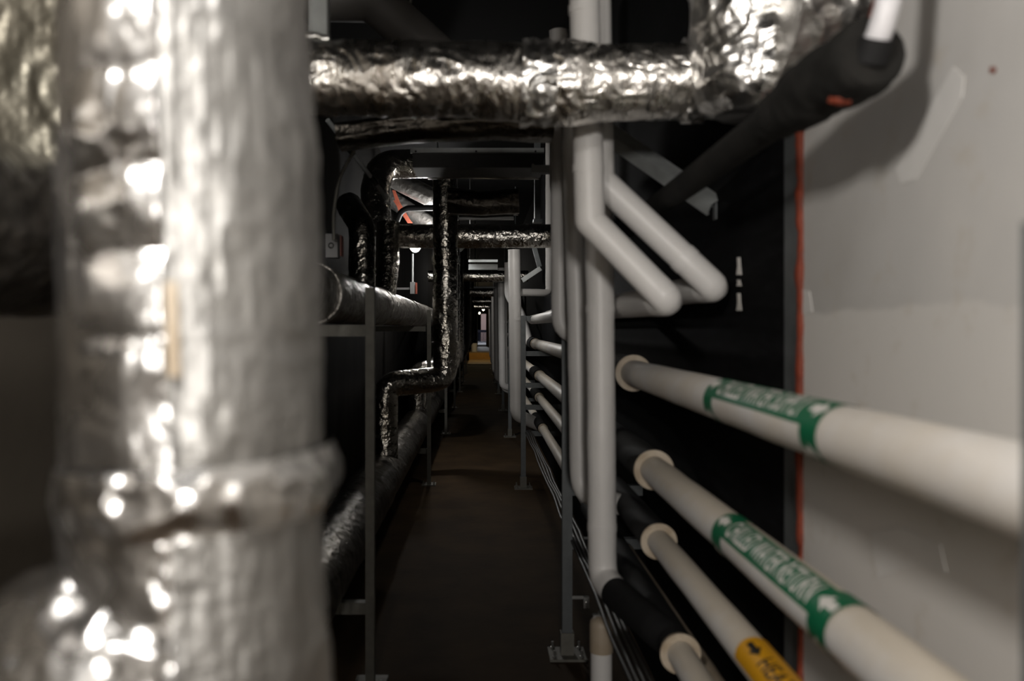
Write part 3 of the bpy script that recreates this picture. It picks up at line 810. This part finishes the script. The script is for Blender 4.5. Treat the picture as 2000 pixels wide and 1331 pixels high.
# ------------------------------------------------------------------ other hardware
# black lagged pipe with sleeve and hose
t = thing('black_lagged_pipe', 'long black lagged pipe slanting up right to a thick sleeve at the wall', 'pipe', (.505, 1.3, 1.68))
part('lagging', sweep([(.50, 2.95, 1.690), (.50, 1.9, 1.700), (.512, 1.42, 1.714), (.526, 1.19, 1.722)], .032, 48, fillet=.3), M['hose_black'], t)
part('sleeve', sweep([(.508, 1.50, 1.712), (.512, 1.42, 1.714), (.526, 1.21, 1.721), (.530, 1.155, 1.724)], .052, 56, step=.006, disp=lambda S, TH, W: .005 * noise3(W * 22, 301) + .002 * noise3(W * 60, 302),
     rads=[(0, .034), (.08, .043), (.14, .049), (.28, .052), (.335, .050), (.35, .043)]), M['hose_black'], t)
part('sealant_smear', sweep([(.497, 1.215, 1.676), (.507, 1.205, 1.671), (.520, 1.20, 1.668)], .006, 12, step=.003, disp=lambda S, TH, W: .004 * noise3(W * 90, 303)), M['orange'], t, label='orange sealant smear')
t = thing('braided_hose', 'white braided hose rising from the black sleeve at the top right', 'hose', (.530, 1.16, 1.73))
part('hose', sweep([(.528, 1.19, 1.722), (.532, 1.150, 1.732), (.540, 1.135, 1.775), (.556, 1.14, 1.86), (.57, 1.17, 2.05)], .0165, 32, step=.006, fillet=.04,
     disp=lambda S, TH, W: .0006 * np.sin(S * 700) * np.sin(TH * 12)), M['hose'], t)
part('hose_clamp', lathe([(.0165, -.022), (.0225, -.022), (.0215, .010), (.0165, .010)], (.5315, 1.153, 1.7305), (.1, -.45, .9), 28), M['rubber'], t)

# diagonal brace
t = thing('diagonal_brace', 'light grey steel brace slanting down behind the black lagged pipe', 'brace', at(1400, 385, 2.40))
part('bar', strut(at(1150, 222, 2.62), at(1400, 393, 2.40), w=.052, open_dir=(.1, .6, -.8)), M['strut_light'], t, False)
part('end_bracket', strut(at(1402, 392, 2.41), at(1402, 428, 2.41), w=.012, h=.03), M['strut'], t, False)
# vertical hanger at upper left
t = thing('hanger_strut', 'grey steel hanger standing above the overhead duct at the left', 'hanger', at(621, 75, 2.0))
part('bar', strut(at(621, 70, 2.02), at(621, -120, 2.02), w=.042), M['strut_light'], t, False)
part('foot_tape', sweep([at(600, 72, 1.99), at(644, 76, 1.99)], .012, 24, step=.003, disp=lambda S, TH, W: .004 * noise3(W * 60, 311)), M['foil_tape'], t)
# steel trough
t = thing('steel_trough', 'long sheet steel trough hung across the passage below the foil ducts', 'trough', at(930, 325, 4.25))
yb = 4.25; l, r_ = at(806, 0, yb)[0], at(1062, 0, yb)[0]; zt, zm, zb = at(0, 291, yb)[2], at(0, 300, yb)[2], at(0, 326, yb)[2]
part('face', box((l, yb, zb), (r_, yb + .004, zm)), M['trough'], t, False)
part('bottom', box((l, yb, zb - .004), (r_, yb + .28, zb)), M['trough'], t, False)
part('rear', box((l, yb + .28, zb), (r_, yb + .284, zm)), M['trough'], t, False)
part('top_flange', box((l - .01, yb - .022, zm), (r_, yb + .004, zt)), M['strut_light'], t, False)
for px in (812, 930, 1046):
    p = at(px, 296, yb - .024); part('screw', lathe([(.005, 0), (.005, .004), (.003, .006)], p, (0, -1, 0), 8), M['rubber'], t, False)
t = thing('strut_stub', 'short light grey steel bar end poking left from the white risers', 'bar', at(1040, 330, 3.9))
part('bar', strut(at(1040, 330, 3.9), at(1100, 330, 3.9), w=.036), M['strut_light'], t, False)
part('end_plate', box(at(1040, 337, 3.905) - np.array([.002, 0, 0]), at(1042, 323, 3.94)), M['strut_light'], t, False)
t = thing('overhead_beam', 'narrow steel beam crossing just above the dim foil cross pipe', 'beam', at(950, 430, 5.35))
part('bar', box(at(896, 429, 5.35), at(1003, 419, 5.39)), M['steel'], t, False)
part('flange', box(at(896, 419.5, 5.33), at(1012, 410, 5.335) + np.array([0, .05, 0])), M['steel'], t, False)
for i, (px0, px1, py0, py1, y) in enumerate([(915, 972, 512, 508, 8.6), (915, 972, 527, 517, 9.0), (925, 966, 563, 560, 13.0), (930, 960, 588, 584, 20.0)]):
    t = thing('overhead_beam', f'{ordn[i]} pale beam crossing between the far foil cross pipes', 'beam', at((px0 + px1) / 2, py0, y), 'far overhead beams')
    part('bar', box(at(px0, py0, y), at(px1, py1, y + .05)), M['strut_light'], t, False)
    part('hanger_rod', sweep([at(px0 + 3, py1, y + .02), (at(px0 + 3, py1, y)[0], y + .02, ZC)], .006, 8), M['steel'], t)
# dark hanger and braces by the second bay
t = thing('hanger_strut', 'dark steel hanger dropping beside the overhead ducts at right', 'hanger', at(1050, 430, 5.2))
part('bar', strut(at(1050, 432, 5.2), at(1050, 200, 5.2), w=.036), M['strut'], t, False)
part('foot_plate', box(at(1042, 434, 5.18), at(1058, 431, 5.26)), M['strut'], t, False)
t = thing('knee_brace', 'thin grey steel brace hanging above the second rack bay', 'brace', at(1050, 522, 6.6))
part('bar', strut(at(1044, 484, 6.6), at(1054, 521, 6.6), w=.034), M['strut'], t, False)
part('arm', strut(at(1056, 524, 6.6), at(1020, 548, 6.6), w=.036), M['strut_light'], t, False)
# cables along the right rack
for i, (dx, dz) in enumerate([(0, 0), (.012, .010), (.026, .012), (.040, .010)]):
    P = [(.372 + dx, 1.2, .478 + dz)] + [(.372 + dx + .004 * math.sin(k * 1.7 + i), 1.2 + .4 * k, .478 + dz - .008 * (k % 2)) for k in range(1, 16)]
    o = mesh_obj('cable', sweep(P, .0062, 10, fillet=.3), M['black_cable'])
    tag(o, ['leftmost black cable of the bundle along the lower right rack', 'second black cable from the left in the lower right bundle', 'third black cable from the left in the lower right bundle', 'rightmost black cable of the bundle along the lower right rack'][i], 'cable', 'cable bundle on the right rack')
# zinc clips on the first rack
for i, (px, py) in enumerate([(1145, 1178), (1150, 1213)]):
    t = thing('pipe_clip', ['upright zinc clip beside the foot of the first rack post', 'flat zinc clip above the capped stub'][i], 'clip', at(px, py, 3.46))
    p = at(px, py, 3.46) if i == 0 else np.array([.408, 2.95, .356])
    if i == 0:
        part('clip_arm', box((.370, 3.475, p[2] + .010), (p[0] + .01, 3.48, p[2] + .022)), M['zinc'], t, False)
        part('clip_body', box(p - np.array([.010, .003, .022]), p + np.array([.012, .016, .022])), M['zinc'], t, False)
        part('bolt', lathe([(.005, 0), (.005, .01)], p + np.array([0, -.003, 0]), (0, -1, 0), 8), M['zinc'], t, False)
    else:
        part('clip_body', box(p - np.array([.022, .01, .002]), p + np.array([.022, .01, .002])), M['zinc'], t, False)
        part('bolt', lathe([(.005, 0), (.005, .01)], p + np.array([0, 0, .002]), (0, 0, 1), 8), M['zinc'], t, False)
# left side: armoured conduit, conduit, junction boxes, wall lamp
o = mesh_obj('armoured_conduit', sweep([(at(830, 0, 3.3)[0], 3.3, 2.99), at(772, 205, 3.3), at(700, 280, 3.3), at(660, 350, 3.3), at(651, 420, 3.3), at(652, 470, 3.3)], .0065, 12, fillet=.4, step=.004,
     disp=lambda S, TH, W: .0008 * np.sin(S * 2 * math.pi / .012)), M['strut_warm'], fix=False)
tag(o, 'thin armoured conduit curving down to a junction box at the left', 'conduit')
t = thing('junction_box', 'grey junction box with a rust red side at the end of the armoured conduit', 'box', at(652, 500, 3.42))
part('body', box(at(636, 503, 3.40), at(664, 460, 3.46)), M['box_grey'], t, False)
part('side_plate', box(at(664.5, 500, 3.40), at(671, 463, 3.46)), M['rust'], t, False, label='rust red side plate')
part('knockout', lathe([(.012, 0), (.012, .006), (.007, .008)], at(647, 480, 3.40), (0, -1, 0), 12), M['steel'], t, False)
t = thing('conduit', 'straight grey conduit slanting down behind the armoured conduit', 'conduit', at(755, 385, 4.2))
part('tube', sweep([at(640, 235, 3.7), at(755, 387, 4.2)], .011, 16), M['strut_light'], t)
for f_ in (.35, .75):
    p = at(640, 235, 3.7) * (1 - f_) + at(755, 387, 4.2) * f_
    part('coupling', lathe([(.013, -.03), (.015, -.02), (.015, .02), (.013, .03)], p, at(755, 387, 4.2) - at(640, 235, 3.7), 16), M['steel'], t)
t = thing('wall_lamp', 'glowing bulkhead lamp on the far left wall above a thin conduit', 'lamp', at(812, 486, 7.4))
part('diffuser', lathe([(.055, .04), (.052, .015), (.042, -.015), (.024, -.035), (.004, -.042)], at(811, 484, 7.4), (0, 0, 1), 24), M['lamp_glow'], t)
part('housing', lathe([(.06, 0), (.07, .015), (.06, .04), (.03, .05)], at(811, 481, 7.4) + np.array([0, 0, .02]), (0, 0, 1), 24), M['box_grey'], t)
t = thing('junction_box', 'small grey junction box with an orange side below the wall lamp', 'box', at(808, 573, 8.2))
part('body', box(at(801, 574, 8.2), at(811, 552, 8.28)), M['box_grey'], t, False)
part('side_plate', box(at(811.2, 574, 8.2), at(815, 553, 8.28)), M['orange'], t, False, label='orange side plate')
part('mount_arm', box((XL - .02, 8.25, at(0, 566, 8.25)[2]), (at(803, 0, 8.25)[0], 8.275, at(0, 562, 8.25)[2])), M['box_grey'], t, False)
part('conduit', sweep([at(806, 552, 8.24), at(806, 496, 8.24)], .009, 10), M['strut_light'], t)
t = thing('fire_collar', 'orange fire collar straps round the lit foil duct high on the left', 'collar', at(785, 430, 8.4))
part('strap', prism([tuple(at(px, py, 8.4)[[0, 2]]) for px, py in ((768, 392), (778, 390), (800, 428), (806, 436), (796, 436))], 'y', 8.4, 8.42), M['rust'], t, False)
part('strap', prism([tuple(at(px, py, 8.5)[[0, 2]]) for px, py in ((766, 372), (772, 372), (786, 408), (778, 412))], 'y', 8.5, 8.52), M['rust'], t, False)
o = mesh_obj('black_hose', sweep([at(775, 432, 8.0), at(782, 415, 8.0), at(795, 407, 8.0), at(850, 406, 8.0)], .028, 14, fillet=.15), M['rubber'])
tag(o, 'black hose arching in front of the lit foil high on the left', 'hose')

# ------------------------------------------------------------------ the far end
t = thing('landing_step', 'ochre landing step lit by a bulb at the far end of the passage', 'step', (-.05, 35.2, 0))
part('riser', box((-.50, 35.2, 0), (.39, 35.24, .29)), M['wood'], t, False)
part('tread', box((-.50, 35.2, .29), (.39, 45.9, .32)), M['tan_floor'], t, False)
part('lit_floor_strip', box((-.50, 30.8, .0), (.39, 35.2, .03)), M['tan_floor'], t, False)  # tan strip that paints the lamplit floor before the step
t = thing('bucket', 'white plastic bucket standing on the landing at the far end', 'bucket', (-.30, 36.2, .32))
part('pail', lathe([(.12, 0), (.14, .33), (.148, .335), (.148, .36), (.138, .36)], (-.30, 36.2, .32), (0, 0, 1), 24), M['bucket'], t)
part('handle', sweep([(-.43, 36.2, .66), (-.40, 36.2, .80), (-.30, 36.2, .86), (-.20, 36.2, .80), (-.17, 36.2, .66)], .008, 8, fillet=.05), M['steel'], t)
structure('wall_end_left', box((-1.0, 46.0, 0), (-.23, 46.15, ZC)), M['wall_dark'])
structure('wall_end_right', box((.30, 46.0, 0), (.7, 46.15, ZC)), M['ochre_wall'])
structure('wall_end_top', box((-.23, 46.0, 2.13), (.30, 46.15, ZC)), M['wall_dark'])
structure('wall_landing', box((.40, 33.5, 0), (.46, 46.0, 2.6)), M['ochre_wall'])
d = structure('door_1', join(box((-.24, 45.95, .32), (-.19, 46.2, 2.15)), box((.26, 45.95, .32), (.31, 46.2, 2.15)), box((-.24, 45.95, 2.08), (.31, 46.2, 2.15))), M['strut'])
o = mesh_obj('brick_house', join(box((-.02, 58, 0.0), (3, 60, 2.3)), prism([(-.02, 2.3), (3, 2.3), (3, 3.4), (.45, 3.0)], 'y', 58, 60)), M['brick'], smooth=False)
tag(o, 'pinkish brick building front seen through the far doorway', 'building')
t = thing('railing', 'slate blue railing outside the far doorway', 'railing', (0, 52, .3))
part('top_rail', box((-.45, 52, 1.05), (.45, 52.05, 1.2)), M['railing'], t, False)
part('bottom_rail', box((-.45, 52, .42), (.45, 52.05, .48)), M['railing'], t, False)
for k in range(10):
    part('baluster', box((-.42 + k * .09, 52.005, .48), (-.38 + k * .09, 52.045, 1.05)), M['railing'], t, False)
o = mesh_obj('pale_ledge', prism([(48.2, 0), (57, 0), (57, .42), (48.2, .36)], 'x', -1.2, 1.2), M['pale'], smooth=False)
tag(o, 'pale concrete ledge outside the far doorway', 'ledge')
for i, (px, py, y, r) in enumerate([(944, 604.5, 33.9, .055), (936.5, 612, 41.5, .045)]):
    t = thing('bulb_lamp', ['brightest bare bulb hanging over the far landing', 'smaller bare bulb just below it, farther back over the landing'][i], 'lamp', at(px, py, y), 'far landing bulbs')
    p = at(px, py, y)
    part('bulb', lathe([(.01, -r), (r * .7, -r * .7), (r, 0), (r * .7, r * .7), (r * .35, r * 1.2)], p, (0, 0, 1), 16), M['bulb_glow'], t)
    part('cord', sweep([p + np.array([0, 0, r]), (p[0], p[1], ZC)], .006, 8), M['black_cable'], t)
    part('socket', lathe([(r * .4, 0), (r * .45, .05), (r * .3, .08)], p + np.array([0, 0, r * 1.1]), (0, 0, 1), 12), M['box_grey'], t)
